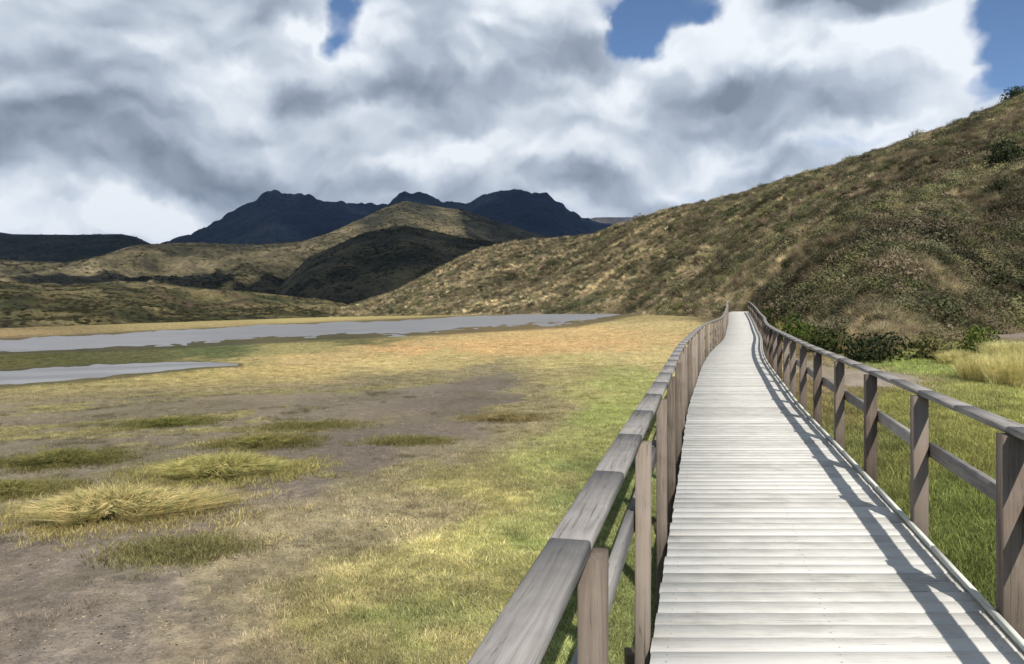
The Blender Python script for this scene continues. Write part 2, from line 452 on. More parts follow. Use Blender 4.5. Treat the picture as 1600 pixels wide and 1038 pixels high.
water([(-420, 549), (0, 530), (150, 524), (300, 515), (500, 504.5), (700, 496), (900, 488.5), (975, 489)],
      [(-420, 575), (0, 553), (150, 549), (300, 542), (500, 530), (700, 521), (900, 507), (975, 490)], 'long grey strip of shallow water')
water([(-420, 600), (0, 578), (150, 570), (300, 565), (372, 570)],
      [(-420, 640), (0, 605), (150, 594), (300, 577), (372, 571.5)], 'short pale strip of shallow water at the left')


# ------------------------------------------------------------------ hills and mountains
def hill_mat(name, cols, scales, bstr=.6, bdist=1.0, dark=None, patch=None):
    m, t, b = new_mat(name, .95, .08)
    tc = t.node('ShaderNodeTexCoord').outputs['Object']
    n = t.noise(tc, scales[0], 6, .62, .3)
    c = t.ramp(n, [(.34, cols[0]), (.45, cols[1]), (.55, cols[2]), (.68, cols[3])])
    n2 = t.noise(tc, scales[1], 5, .7)
    c = t.rgbmix(t.mr(n2, .50, .66, 0, .85), c, t.rgbmix(1, c, dark or (.34, .38, .32), 'MULTIPLY'))
    c = t.rgbmix(t.mr(n2, .46, .33, 0, .7), c, t.rgbmix(1, c, (1.45, 1.38, 1.2), 'MULTIPLY'))
    n4 = t.noise(tc, scales[1] * 3.2, 4, .75)
    c = t.rgbmix(t.mr(n4, .50, .62, 0, .75), c, t.rgbmix(1, c, (.42, .44, .40), 'MULTIPLY'))
    c = t.rgbmix(t.mr(n4, .47, .38, 0, .6), c, t.rgbmix(1, c, (1.6, 1.5, 1.3), 'MULTIPLY'))
    n5 = t.noise(tc, scales[0] * .35, 4, .6, .6)
    c = t.rgbmix(t.mr(n5, .48, .60, 0, .7), c, t.rgbmix(1, c, (.50, .52, .50), 'MULTIPLY'))
    if patch:
        n3 = t.noise(tc, patch[0], 3, .5)
        c = t.rgbmix(t.mr(n3, .54, .66, 0, .8), c, patch[1])
    t.put(b.inputs['Base Color'], c)
    bump(t, b, t.m('ADD', n2, t.m('MULTIPLY', n, 2.0)), bstr, bdist)
    return m


class Ridge:
    """terrain shell whose crest line and foot are given by bearing"""
    def __init__(s, crest, foot, dist, prof=1.15, gully=1.0, gscale=.02, back=.55, seed=1, sharp=0):
        s.crest, s.foot, s.dist, s.prof, s.gully, s.gs, s.back, s.seed, s.sharp = crest, foot, dist, prof, gully, gscale, back, seed, sharp
    def h(s, u, y):
        """height at bearing u (px) and depth y"""
        x = (u - 800) / F * y
        vc = np.interp(u, *zip(*s.crest)); db = np.interp(u, *zip(*s.foot)); dc = np.interp(u, *zip(*s.dist))
        zc = EYE + (HZ - vc) / F * dc
        q = (y - db) / (dc - db)
        zf = ground_z((u - 800) / F * db, db) - 1.0
        up = np.clip(q, 0, 1) ** s.prof
        zz = zf + (zc - zf) * up
        over = np.clip(q - 1, 0, None)
        zz = np.where(q > 1, zf + (zc - zf) * (1 - s.back * sstep(0, 1.4, over)), zz)
        env = np.clip(q * 5, 0, 1) * (.12 + .88 * sstep(.0, .28, np.abs(q - 1)))
        g = (ridged(x * s.gs, y * s.gs * .45, 4, s.seed) - .62) * s.gully * 2 + fbm(x * s.gs * 5, y * s.gs * 5, 4, s.seed + 5) * s.gully * .35
        zz = zz + g * env
        if s.sharp: zz = zz + np.exp(-((q - 1) / .10) ** 2) * s.sharp * (.6 * fbm(x * s.gs * 4, y * s.gs, 5, s.seed + 9) + .42 * fbm(x * s.gs * 13, y * s.gs * 2, 3, s.seed + 19))
        zz = np.where(q < 0, zf + q * 40, zz)
        return x, y, zz, q
    def build(s, name, mat, u0, u1, nc, nr, qmax=1.9):
        us = np.linspace(u0, u1, nc); qs = np.concatenate([np.linspace(-.04, 1.05, int(nr * .8)), np.linspace(1.07, qmax, nr - int(nr * .8))])
        U, Q = np.meshgrid(us, qs)
        db = np.interp(U, *zip(*s.foot)); dc = np.interp(U, *zip(*s.dist))
        Y = db + Q * (dc - db)
        x, y, z, q = s.h(U.ravel(), Y.ravel())
        s.obj = mesh_obj(name, np.stack([x, y, z], 1), grid_faces(len(qs), nc), mat, smooth=True)
        return tag(s.obj, kind='structure')


near = Ridge(crest=[(470, 487), (500, 484), (560, 476), (620, 455), (680, 423), (740, 393), (800, 379), (880, 373), (930, 368), (960, 355), (1000, 343), (1040, 330), (1150, 305), (1230, 283), (1300, 262), (1420, 220), (1500, 193), (1540, 177), (1590, 153), (1700, 110), (2000, 50), (2600, 20), (3400, 0)],
             foot=[(470, 520), (700, 360), (950, 215), (1080, 130), (1130, 104), (1180, 84), (1240, 56), (1300, 40), (1370, 32), (1450, 35), (1550, 50), (1700, 60), (2600, 60), (3400, 60)],
             dist=[(470, 760), (740, 680), (900, 540), (1000, 440), (1150, 350), (1300, 270), (1500, 220), (1600, 205), (2000, 190), (3400, 190)],
             prof=1.08, gully=4.6, gscale=.018, back=.4, seed=31)
near.build('hill', hill_mat('near_hill_slope', [lin('4c4c36', .95), lin('655e46', .95), lin('7d7156', .95), lin('9a8d6c', .95)], (.035, .35), .8, .8), 470, 3300, 560, 260)
foot_hill = Ridge(crest=[(-900, 430), (-300, 436), (0, 440), (90, 446), (180, 440), (300, 449), (420, 458), (520, 470), (620, 480)],
              foot=[(-900, 250), (0, 235), (250, 300), (450, 420), (620, 560)],
              dist=[(-900, 560), (0, 600), (400, 720), (620, 850)], prof=1.25, gully=8, gscale=.014, back=.35, seed=52)
foot_hill.build('foothill', hill_mat('foothill_scrub', [lin('343826', .88), lin('504d34', .9), lin('6b6245', .9), lin('887c58', .9)], (.022, .16), .8, 1.5,
                patch=(.012, lin('5a4a3c', .8))), -900, 620, 330, 110)
dome = Ridge(crest=[(300, 478), (380, 470), (430, 452), (460, 424), (482, 402), (522, 385), (570, 364), (620, 353), (660, 357), (720, 371), (780, 379), (860, 381), (940, 380), (1000, 380)],
             foot=[(300, 700), (700, 700), (1000, 800)], dist=[(300, 1050), (620, 1150), (1000, 1150)], prof=1.0, gully=9, gscale=.006, back=.3, seed=71)
dome.build('hill', hill_mat('dark_hill_heath', [lin('35362a', .8), lin('4a4634', .8), lin('605840', .85), lin('74694c', .9)], (.012, .09), .8, 2), 300, 1000, 220, 110)
tan_ridge = Ridge(crest=[(-900, 392), (-200, 400), (0, 408), (100, 412), (160, 401), (205, 385), (300, 380), (400, 381), (470, 377), (510, 366), (560, 343), (600, 324), (632, 315), (680, 322), (726, 328), (770, 344), (830, 364), (900, 378), (1000, 388)],
                  foot=[(-900, 700), (0, 640), (400, 780), (600, 1100), (1000, 1250)], dist=[(-900, 1400), (0, 1400), (470, 1700), (632, 2000), (1000, 2100)], prof=1.1, gully=30, gscale=.0055, back=.3, seed=93)
tan_ridge.build('ridge', hill_mat('tan_grass_slope', [lin('38382e', .85), lin('514c3b', .88), lin('6b624b', .9), lin('857a60', .9)], (.007, .055), .8, 3), -900, 1000, 380, 150)
plateau = Ridge(crest=[(-900, 372), (-300, 362), (0, 363), (20, 366), (100, 367), (190, 366), (212, 370), (235, 381), (330, 392), (500, 400)],
                foot=[(-900, 1500), (500, 1700)], dist=[(-900, 2500), (500, 2500)], prof=1.0, gully=16, gscale=.004, back=.2, seed=113)
plateau.build('hill', hill_mat('plateau_heath', [lin('262c22', .7), lin('38382a', .7), lin('4a4634', .7), lin('575140', .7)], (.006, .04), .8, 4), -900, 500, 240, 90)
peak = Ridge(crest=[(200, 400), (250, 385), (270, 374), (300, 364), (330, 351), (355, 338), (380, 322), (400, 313), (416, 304), (428, 296), (440, 304), (470, 306), (490, 309), (520, 316), (533, 313), (560, 319), (590, 321), (606, 320), (624, 299), (650, 300), (668, 304), (690, 316), (735, 318), (752, 306), (768, 301), (800, 300), (848, 301), (862, 308), (880, 322), (905, 334), (930, 345), (960, 352), (1010, 362), (1100, 380)],
             foot=[(200, 3200), (1100, 3200)], dist=[(200, 4900), (430, 5000), (640, 5300), (1100, 4800)], prof=1.25, gully=75, gscale=.0016, back=.4, seed=131, sharp=42)
peak.build('mountain', hill_mat('hazed_volcanic_rock', [lin('161e30', .9), lin('20293c', .9), lin('303846', .9), lin('464a50', .9)], (.0022, .02), 1.0, 12), 200, 1100, 460, 170)  # navy of shade and distant haze mixed into the dark rock colours
far_r = Ridge(crest=[(840, 365), (880, 352), (930, 340), (985, 339), (1010, 345), (1100, 360)], foot=[(840, 5500), (1100, 5500)], dist=[(840, 7200), (1100, 7200)], prof=1.2, gully=60, gscale=.0016, seed=151)
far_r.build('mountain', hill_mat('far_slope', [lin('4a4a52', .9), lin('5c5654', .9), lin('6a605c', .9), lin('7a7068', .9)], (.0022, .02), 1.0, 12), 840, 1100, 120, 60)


# ---- unseen cloud meshes added above the frame to put the far slopes in shade
m_cloud, t, b = new_mat('shadow_cloud', 1.0, 0)
b.inputs['Base Color'].default_value = (.85, .87, .9, 1)


def shade_cloud(u, dist, zt, wx, wy, h, seed):
    x = (u - 800) / F * dist; k = (h - zt) / SUNV.z
    c = np.array([x, dist, zt]) + np.array(SUNV) * k
    nu, nv = 96, 48
    th = np.linspace(0, 2 * math.pi, nu, endpoint=False); ph = np.linspace(.001, math.pi - .001, nv)
    T, P = np.meshgrid(th, ph)
    dx, dy, dz = (np.sin(P) * np.cos(T)).ravel(), (np.sin(P) * np.sin(T)).ravel(), np.cos(P).ravel()
    r = 1 + .28 * fbm(dx * 2 + seed, dy * 2 + dz * 1.3, 5, seed) + .12 * fbm(dx * 7, dy * 7 + dz * 3, 3, seed + 2)
    zz = np.where(dz > 0, dz * 150, dz * 35)
    v = np.stack([c[0] + dx * r * wx, c[1] + dy * r * wy, c[2] + zz * r], 1)
    o = mesh_obj('shadow_cloud', v, grid_faces(nv, nu, True), m_cloud, smooth=True)
    tag(o, kind='structure')


shade_cloud(560, 4300, 350, 1750, 1500, 3200, 1)      # over the rocky mountain
shade_cloud(622, 1000, 40, 250, 330, 1150, 2)
shade_cloud(880, 2000, 150, 290, 420, 1900, 6)        # over the far flank of the tan ridge          # over the dark domed hill
shade_cloud(40, 2250, 170, 900, 330, 1900, 3)         # over the plateau at the left
shade_cloud(190, 1010, 40, 130, 120, 1150, 4)         # patch on the left flank

# ------------------------------------------------------------------ wood
def wood_mat(name, c0, c1, along='tone', scale=(2, 60, 60), spec=.2, rough=.8, turn=0.0, stain=.3):
    m, t, b = new_mat(name, rough, spec)
    tc = t.node('ShaderNodeTexCoord').outputs['Object']
    at = t.node('ShaderNodeAttribute', attribute_name='tone').outputs['Fac']
    off = t.node('ShaderNodeCombineXYZ'); t.put(off.inputs[0], t.m('MULTIPLY', at, 37.0)); t.put(off.inputs[2], t.m('MULTIPLY', at, 91.0))
    rot = t.node('ShaderNodeVectorRotate', rotation_type='Z_AXIS'); t.put(rot.inputs['Vector'], tc); rot.inputs['Angle'].default_value = turn
    q = t.vm('MULTIPLY', t.vm('ADD', rot.outputs[0], off.outputs[0]), scale)
    g = t.noise(q, 1.0, 6, .7, 1.2)
    g2 = t.noise(t.vm('ADD', tc, off.outputs[0]), 5, 4, .6)
    f = t.m('ADD', t.m('ADD', t.m('MULTIPLY', g, .55), t.m('MULTIPLY', at, .38)), t.m('MULTIPLY', g2, stain))
    c = t.rgbmix(t.mr(f, .3, .9), c0, c1)
    crack = t.mr(g, .40, .33, 0, .7)
    c = t.rgbmix(crack, c, t.rgbmix(1, c, (.35, .33, .3), 'MULTIPLY'))
    t.put(b.inputs['Base Color'], c)
    bump(t, b, g, .35, .004)
    return m


m_deck = wood_mat('weathered_deck', lin('969389', .95), lin('dbd8d0', .93), scale=(2.2, 70, 25), stain=.42)
m_rail = wood_mat('weathered_rail', lin('5e5a56', .92), lin('aca7a1', .92), scale=(60, 2.2, 60), turn=R(14.5))
m_post = wood_mat('brown_post', lin('5f5449', .85), lin('9a8d7f', .9), scale=(45, 45, 2.2))
m_post_shaded = wood_mat('shaded_brown_post', lin('54463a', .8), lin('8a7d70', .85), scale=(45, 45, 2.2))  # right posts: shade of their inner faces darkened into the wood colour
m_beam = wood_mat('beam', lin('5a4c3c', .8), lin('7a6a58', .8), scale=(30, 3, 30))
m_kerb = wood_mat('kerb_wood', lin('9a988e', .9), lin('deded2', .95), scale=(60, 2.2, 60), turn=R(14.5))

bw = bpy.data.objects.new('boardwalk', None); COL.objects.link(bw); bw.location = (0, 0, -.5)
tag(bw, 'long raised boardwalk of pale weathered planks curving away to the hill', 'boardwalk')


def at_path(y, s, dz=0.0):
    """point at depth y, s across the deck from the left edge (along image-parallel planks)"""
    return Vector((float(left_x(y)) + s, float(y), float(deck_z(y)) + dz))


def tang(y):
    return Vector((float(left_x(y + .05) - left_x(y - .05)), .1, float(deck_z(y + .05) - deck_z(y - .05)))).normalized()


# planks, each with its own tone, cut flush at both edges of the deck
B = Boxes(); yy = -3.0
while yy < 97:
    w = .142; j = random.uniform(-.006, .006); y0, y1 = yy + .003, yy + w - .004
    zt = random.uniform(-.0025, .0025); base = B.n; tone = random.betavariate(2.2, 2) if yy < 20 else .35 + .3 * random.random()
    h = .035; c = .004; tilt = random.uniform(-.002, .002)
    for s_ in (0 + j, WID + random.uniform(-.006, .006)):
        for (q, zz) in ((y0, -h), (y1, -h), (y1, -c), (y1 - c, 0), (y0 + c, 0), (y0, -c)):
            p = at_path(q, s_, zz + zt + (tilt if s_ > 1 else -tilt)); B.v.append(p)
    for i in range(6):
        k = (i + 1) % 6; B.f.append((base + i, base + k, base + 6 + k, base + 6 + i))
    B.f += [(base + 3, base + 2, base + 1, base), (base, base + 5, base + 4, base + 3), (base + 6, base + 7, base + 8, base + 9), (base + 9, base + 10, base + 11, base + 6)]
    B.t += [tone] * 12; B.n += 12
    if -1 < yy < 16:
        for s_ in (.08, WID / 2, WID - .1):
            for q in (.035, .105):
                c0 = at_path(yy + q + random.uniform(-.006, .006), s_ + random.uniform(-.01, .01), zt + .0018); rr = .0048
                bb = B.n; B.v += [c0 + Vector((math.cos(a_) * rr, math.sin(a_) * rr, 0)) for a_ in [math.pi / 4 + k * math.pi / 2 for k in range(4)]]
                B.f.append((bb, bb + 1, bb + 2, bb + 3)); B.t += [-2.0] * 4; B.n += 4
    yy += w
deck = B.build('deck', m_deck); deck.parent = bw; deck.matrix_parent_inverse = bw.matrix_world.inverted()


def child(o, par):
    o.parent = par; o.location = o.location - par.location; return o


deck.matrix_parent_inverse.identity(); child(deck, bw)


def run(par, name, mat, s, dz, w, h, y0, y1, step, tone=None):
    """a line of boards following the deck"""
    B = Boxes(); y = y0
    while y < y1:
        tn = random.random() if tone is None else tone
        n = max(1, int(round(step / .8)))
        for k in range(n):
            ya, yb = y + step * k / n, y + step * (k + 1) / n - (.006 if k == n - 1 else -.0005)
            ya, yb = min(ya, y1), min(yb, y1)
            if yb - ya < .05: continue
            B.board(at_path(ya, s, dz), at_path(yb, s, dz), w, h, tone=tn)
        y += step
    return child(B.build(name, mat), par)


run(bw, 'kerb', m_kerb, WID - .018, .022, .028, .035, -3, 90, 3.1, .8)
run(bw, 'joist', m_beam, .08, -.115, .06, .15, -3, 96, 3.1, .4)
run(bw, 'joist', m_beam, WID / 2, -.115, .06, .15, -3, 96, 3.1, .4)
run(bw, 'joist', m_beam, WID - .08, -.115, .06, .15, -3, 96, 3.1, .4)
y = -2.8
while y < 94:
    B = Boxes(); B.board(at_path(y, -.16, -.235), at_path(y, WID + .16, -.235), .09, .085, tone=.3)
    child(B.build('cross_beam', m_beam), bw)
    for s_ in (.1, WID - .1):
        p = at_path(y, s_, -.28); g = float(ground_z(p.x, p.y)) - .3
        B = Boxes(); B.board((p.x, p.y, g), p, .1, .1, side=(1, 0, 0), up=(0, 1, 0), tone=.5)
        child(B.build('pile', m_beam), bw)
    y += 2.2

RAILH = .98; PITCH = 1.57


def railing(name, label, s_post, s_mid, s_rail, y0, yend, wpost, mpost):
    root = bpy.data.objects.new(name, None); COL.objects.link(root)
    root.location = at_path(y0, s_post, -.5); tag(root, label, 'railing', 'railings of the boardwalk')
    ys = []; y = y0
    while y < yend: ys.append(y); y += PITCH
    for i, y in enumerate(ys):
        B = Boxes(); p = at_path(y, s_post + random.uniform(-.006, .006)); lean = random.uniform(-.008, .008)
        g = float(ground_z(p.x, p.y)) - .25; w = .1
        T = tang(y); T.z = 0; T.normalize(); S = Vector((T.y, -T.x, 0))
        B.board(Vector((p.x, p.y, g)), Vector((p.x + lean, p.y + random.uniform(-.008, .008), p.z + RAILH - .04 - .0015)), wpost, w, side=S, up=T, tone=random.random(), ch=.007)
        child(B.build('post', mpost), root)
    for i in range(0, len(ys)):
        a = ys[i]; b_ = ys[i] + PITCH
        if i % 2 == 0:
            B = Boxes(); tn = .48 + .06 * random.random(); e = min(a + 2 * PITCH, yend + .1)
            n = 4
            z1 = random.uniform(-.002, .002)
            for k in range(n):
                ya, yb = a + (e - a) * k / n, a + (e - a) * (k + 1) / n - (.002 if k == n - 1 else 0)
                B.board(at_path(ya, s_rail, RAILH - .02), at_path(yb, s_rail, RAILH - .02), .112, .036, tone=tn, ch=.006, jit=.0012)
            child(B.build('handrail', m_rail), root)
        B = Boxes(); tn = random.random()
        B.board(at_path(a + .01, s_mid, .555 + random.uniform(-.01, .01)), at_path(b_ - .01, s_mid, .565 + random.uniform(-.01, .01)), .038, .1, tone=tn)
        child(B.build('mid_rail', m_rail), root)
    # pieces nearer than the first post, running past the viewpoint
    return root


# left railing begins just behind the viewer; the right one stands on the far edge of the deck
railing('railing', 'brown wooden railing with broad grey handrail on the lagoon side', -.048, -.106, -.108, 1.95 - 2 * PITCH, 66, .07, m_post)
railing('railing', 'brown wooden railing along the green meadow side throwing its shadow on the planks', WID + .052, WID + .122, WID + .095, 3.72 - 4 * PITCH, 66, .098, m_post_shaded)

# ------------------------------------------------------------------ plants
def blades(n, r, h, lean, width, seg=3, seed=0, upright=.0):
    g = np.random.default_rng(seed)
    a = g.uniform(0, 2 * math.pi, n); rr = r * np.sqrt(g.uniform(0, 1, n)); bx, by = rr * np.cos(a), rr * np.sin(a)
    da = a + g.normal(0, .7, n); L = h * g.uniform(.5, 1.1, n); ln = lean * g.uniform(.2, 1.1, n) * (.35 + .65 * rr / r)
    wa = g.uniform(0, math.pi, n); V = []; Fc = []
    for i in range(n):
        base = len(V)
        for k in range(seg):
            s = k / seg; w = width * (1 - s * .75) / 2
            out = ln[i] * s ** 1.8 * L[i] * 1.2; up = L[i] * (s - .35 * ln[i] * s * s)
            x, y = bx[i] + math.cos(da[i]) * out, by[i] + math.sin(da[i]) * out
            V += [(x - math.cos(wa[i]) * w, y - math.sin(wa[i]) * w, up), (x + math.cos(wa[i]) * w, y + math.sin(wa[i]) * w, up)]
        out = ln[i] * L[i] * 1.2; up = L[i] * (1 - .35 * ln[i]); x, y = bx[i] + math.cos(da[i]) * out, by[i] + math.sin(da[i]) * out
        V += [(x, y, up), (x + width * .2, y, up)]
        for k in range(seg): Fc.append((base + 2 * k, base + 2 * k + 1, base + 2 * k + 3, base + 2 * k + 2))
    return np.array(V), np.array(Fc)


def leafball(n, rx, rz, leaf, seed=0, lumps=6, stems=10):
    g = np.random.default_rng(seed)
    lc = g.normal(0, 1, (lumps, 3)); lc /= np.linalg.norm(lc, axis=1)[:, None]; lc[:, 2] = np.abs(lc[:, 2]) * .9
    lc *= np.array([rx * .58, rx * .58, rz * .55]); lr = g.uniform(.4, .62, lumps)
    k = g.integers(0, lumps, n); d = g.normal(0, 1, (n, 3)); d /= np.linalg.norm(d, axis=1)[:, None]
    rad = lr[k] * g.uniform(.55, 1.08, n) ** .6
    c = lc[k] + d * rad[:, None] * np.array([rx, rx, rz]); c[:, 2] = np.abs(c[:, 2] + rz * .15)
    nrm = d + g.normal(0, .55, (n, 3)); nrm /= np.linalg.norm(nrm, axis=1)[:, None]
    t1 = np.cross(nrm, g.normal(0, 1, (n, 3))); t1 /= np.linalg.norm(t1, axis=1)[:, None]; t2 = np.cross(nrm, t1)
    sz = leaf * g.uniform(.6, 1.4, n)[:, None]
    V = np.stack([c - t1 * sz, c + t2 * sz * .5, c + t1 * sz, c - t2 * sz * .5], 1).reshape(-1, 3)
    Fc = np.arange(n * 4).reshape(-1, 4)
    # stems
    sv = []; sf = []
    for i in range(stems):
        tip = lc[i % lumps] * 1.1 + g.normal(0, .05, 3) * rx; tip[2] = max(tip[2], rz * .4); w = .018 * rx + .006
        b0 = len(V) + len(sv)
        sv += [(-w, 0, -.05), (w, 0, -.05), (tip[0] + w * .4, tip[1], tip[2]), (tip[0] - w * .4, tip[1], tip[2])]; sf.append((b0, b0 + 1, b0 + 2, b0 + 3))
    return np.concatenate([V, np.array(sv)]), np.concatenate([Fc, np.array(sf)])


def plant_mat(name, instancer=True, color=None, rough=.75, trans=.25):
    m, t, b = new_mat(name, rough, .12)
    if instancer:
        c = t.node('ShaderNodeAttribute', attribute_name='tint', attribute_type='INSTANCER').outputs['Color']
    else:
        c = t.node('ShaderNodeRGB'); c.outputs[0].default_value = (*color, 1); c = c.outputs[0]
    tc = t.node('ShaderNodeTexCoord').outputs['Object']
    n = t.noise(tc, 14 if instancer else 9, 3, .6)
    c2 = t.rgbmix(t.mr(n, .38, .62), t.rgbmix(1, c, (.68, .74, .6), 'MULTIPLY'), t.rgbmix(1, c, (1.28, 1.22, 1.1), 'MULTIPLY'))
    t.put(b.inputs['Base Color'], c2)
    if trans:
        tr = t.node('ShaderNodeBsdfTranslucent'); t.put(tr.inputs[0], c2); mx = t.node('ShaderNodeMixShader'); mx.inputs[0].default_value = trans
        out = [q for q in t.n if q.type == 'OUTPUT_MATERIAL'][0]
        t.l.new(b.outputs[0], mx.inputs[1]); t.l.new(tr.outputs[0], mx.inputs[2]); t.l.new(mx.outputs[0], out.inputs[0])
    return m


m_inst = plant_mat('foliage_instanced')


def source(name, meshes):
    """library meshes for one kind of ground cover; kept out of the scene"""
    c = bpy.data.collections.new(name)
    for i, (v, f) in enumerate(meshes):
        o = mesh_obj(name + '_piece', v, f, m_inst); COL.objects.unlink(o); c.objects.link(o)
    return c


def scatter(name, pts, sc, tint, coll, npick, label, squash=None):
    """one object: countless plants set on points with geometry nodes"""
    n = len(pts)
    me = bpy.data.meshes.new(name); me.vertices.add(n); me.vertices.foreach_set('co', np.asarray(pts, np.float32).ravel())
    def at(nm, typ, arr, key='value'):
        a = me.attributes.new(nm, typ, 'POINT'); a.data.foreach_set(key, arr.ravel())
    at('rz', 'FLOAT_VECTOR', np.stack([rng.normal(0, .08, n), rng.normal(0, .08, n), rng.uniform(0, 6.28, n)], 1).astype(np.float32), 'vector')
    s3 = np.stack([sc, sc, sc * (squash if squash is not None else 1.0)], 1).astype(np.float32)
    at('sc', 'FLOAT_VECTOR', s3, 'vector')
    at('pick', 'INT', rng.integers(0, npick, n).astype(np.int32))
    at('tint', 'FLOAT_COLOR', np.concatenate([tint, np.ones((n, 1))], 1).astype(np.float32), 'color')
    o = bpy.data.objects.new(name, me); COL.objects.link(o)
    ng = bpy.data.node_groups.new(name + '_scatter', 'GeometryNodeTree')
    ng.interface.new_socket('Geometry', in_out='INPUT', socket_type='NodeSocketGeometry')
    ng.interface.new_socket('Geometry', in_out='OUTPUT', socket_type='NodeSocketGeometry')
    N = ng.nodes; L = ng.links
    gi, go = N.new('NodeGroupInput'), N.new('NodeGroupOutput'); mp_ = N.new('GeometryNodeMeshToPoints'); ip = N.new('GeometryNodeInstanceOnPoints'); ci = N.new('GeometryNodeCollectionInfo')
    ci.inputs['Collection'].default_value = coll; ci.inputs['Separate Children'].default_value = True; ci.inputs['Reset Children'].default_value = True
    def na(nm, ty):
        q = N.new('GeometryNodeInputNamedAttribute'); q.data_type = ty; q.inputs[0].default_value = nm; return [w for w in q.outputs if w.enabled][0]
    L.new(gi.outputs[0], mp_.inputs[0]); L.new(mp_.outputs[0], ip.inputs['Points']); L.new(ci.outputs[0], ip.inputs['Instance'])
    ip.inputs['Pick Instance'].default_value = True
    L.new(na('pick', 'INT'), ip.inputs['Instance Index'])
    er = N.new('FunctionNodeEulerToRotation'); L.new(na('rz', 'FLOAT_VECTOR'), er.inputs[0]); L.new(er.outputs[0], ip.inputs['Rotation'])
    L.new(na('sc', 'FLOAT_VECTOR'), ip.inputs['Scale']); L.new(ip.outputs[0], go.inputs[0])
    md = o.modifiers.new('scatter', 'NODES'); md.node_group = ng
    return tag(o, label, kind='stuff')


tufts = source('turf_tuft', [blades(34, .13, .075, .8, .0065, 2, s) for s in range(5)])
straws = source('straw_tussock', [blades(130, .20, .75, 1.0, .020, 3, 40 + s) for s in range(5)])
bushes = source('leafy_bush', [leafball(620, .62, .50, .040, 60 + s, 8) for s in range(6)])


def on_deck(x, y, m=.16):
    l = left_x(np.clip(y, -6, 99)); return (x > l - m) & (x < l + WID + m) & (y < 100)


# turf: short grass on the flats, thinning with distance
def build_turf():
    N = 330000
    u = rng.uniform(-250, 1850, N); lg = rng.uniform(math.log(2.0), math.log(210), N); d = np.exp(lg)
    keep = rng.uniform(0, 1, N) < np.clip((d / 16.0) ** 1.0 + .12, 0, 1)
    u, d = u[keep], d[keep]; x = (u - 800) / F * d; y = d
    z = ground_z(x, y); c, dens = cover(x, y, z)
    nz = fbm(x * 1.3, y * 1.3, 3, 77) * .35 + rng.normal(0, .08, len(x))
    right = x > left_x(np.clip(y, -6, 99)) + WID
    pr = np.where(right, np.clip(dens * 1.5, 0, .97), np.clip(dens * 1.05 + nz * 1.0 - .04, 0.0, 1))
    k = (rng.uniform(0, 1, len(x)) < pr) & (~on_deck(x, y, .02))
    vb = proj(x, y, z)
    for (T, Bt) in (([(-420, 549), (0, 528), (300, 513), (500, 503), (700, 494), (1010, 484)], [(-420, 575), (0, 555), (300, 544), (500, 532), (700, 523), (900, 512), (1010, 490)]),
                    ([(-420, 600), (0, 576), (300, 563), (385, 568)], [(-420, 640), (0, 607), (300, 579), (385, 572)])):
        tv = np.interp(vb[0], *zip(*T)); bv = np.interp(vb[0], *zip(*Bt))
        k &= ~((vb[1] > tv - .5) & (vb[1] < bv + .5) & (vb[0] < T[-1][0]))
    x, y, z, c, d, right = x[k], y[k], z[k], c[k], d[k], right[k]
    ng = fbm(x * 2.2, y * 2.2, 3, 99)
    lum = c @ np.array([.3, .6, .1])
    ds = np.where(right, .18, .28)[:, None]; c = lum[:, None] * ds + c * (1 - ds)
    tint = c * (1.2 + .45 * ng[:, None]) * rng.uniform(.5, 1.6, (len(x), 1)) * np.where(right, 1.15, 1.12)[:, None] * np.where(right[:, None], np.array([[1.16, 1.0, .92]]), np.array([[1.07, 1.0, 1.0]]))
    big = rng.uniform(0, 1, len(x)) > .975; tint[big] *= rng.uniform(.55, 1.25, (big.sum(), 1))
    sc = rng.uniform(.6, 1.35, len(x)) * np.where(big, 1.6, 1) * (.8 + .010 * d) * np.where(right, 1.2, .68)
    # sparse turf gathers round the hummocks
    ex = []
    for (tu, tv_, tw, col_) in HUM:
        hx, hy = ground_at(tu, tv_); w_ = tw / F * hy; n_ = int(520 * max(w_, .5))
        gx = hx + rng.normal(0, w_ * .48, n_); gy = hy + rng.normal(0, w_ * .30, n_)
        ex.append((gx, gy, np.array(lin(col_, 1.0)) * rng.uniform(.55, 1.25, (n_, 1))))
    gx = np.concatenate([e_[0] for e_ in ex]); gy = np.concatenate([e_[1] for e_ in ex]); gt = np.concatenate([e_[2] for e_ in ex])
    x = np.concatenate([x, gx]); y = np.concatenate([y, gy]); z = np.concatenate([z, ground_z(gx, gy)]); tint = np.concatenate([tint, gt])
    sc = np.concatenate([sc, rng.uniform(.7, 1.3, len(gx))]); right = np.concatenate([right, np.zeros(len(gx), bool)])
    scatter('grass', np.stack([x, y, z - .004], 1), sc, tint, tufts, 5, 'short grass growing over the flats on both sides', squash=np.where(right, 1.15, .8))


HUM = [(180, 800, 215, 'b8ab78'), (352, 738, 170, 'a8a068'), (412, 692, 90, '827c50'), (100, 720, 110, '7c784c'), (15, 770, 110, '8c8658'), (265, 662, 80, '787648'), (790, 654, 70, '948864'), (280, 862, 110, '8c875e'), (640, 690, 60, '8a8458'), (480, 668, 80, '7c784c')]
build_turf()


def stones(seed):
    g = np.random.default_rng(seed); nu, nv = 7, 5
    th = np.linspace(0, 2 * math.pi, nu, endpoint=False); ph = np.linspace(.05, math.pi - .05, nv); T, P = np.meshgrid(th, ph)
    r = 1 + g.uniform(-.2, .2, T.size)
    v = np.stack([(np.sin(P) * np.cos(T)).ravel() * r, (np.sin(P) * np.sin(T)).ravel() * r * .8, np.cos(P).ravel() * .55 * r], 1)
    return v, grid_faces(nv, nu, True)


pebbles = source('pebble', [stones(s) for s in range(4)])


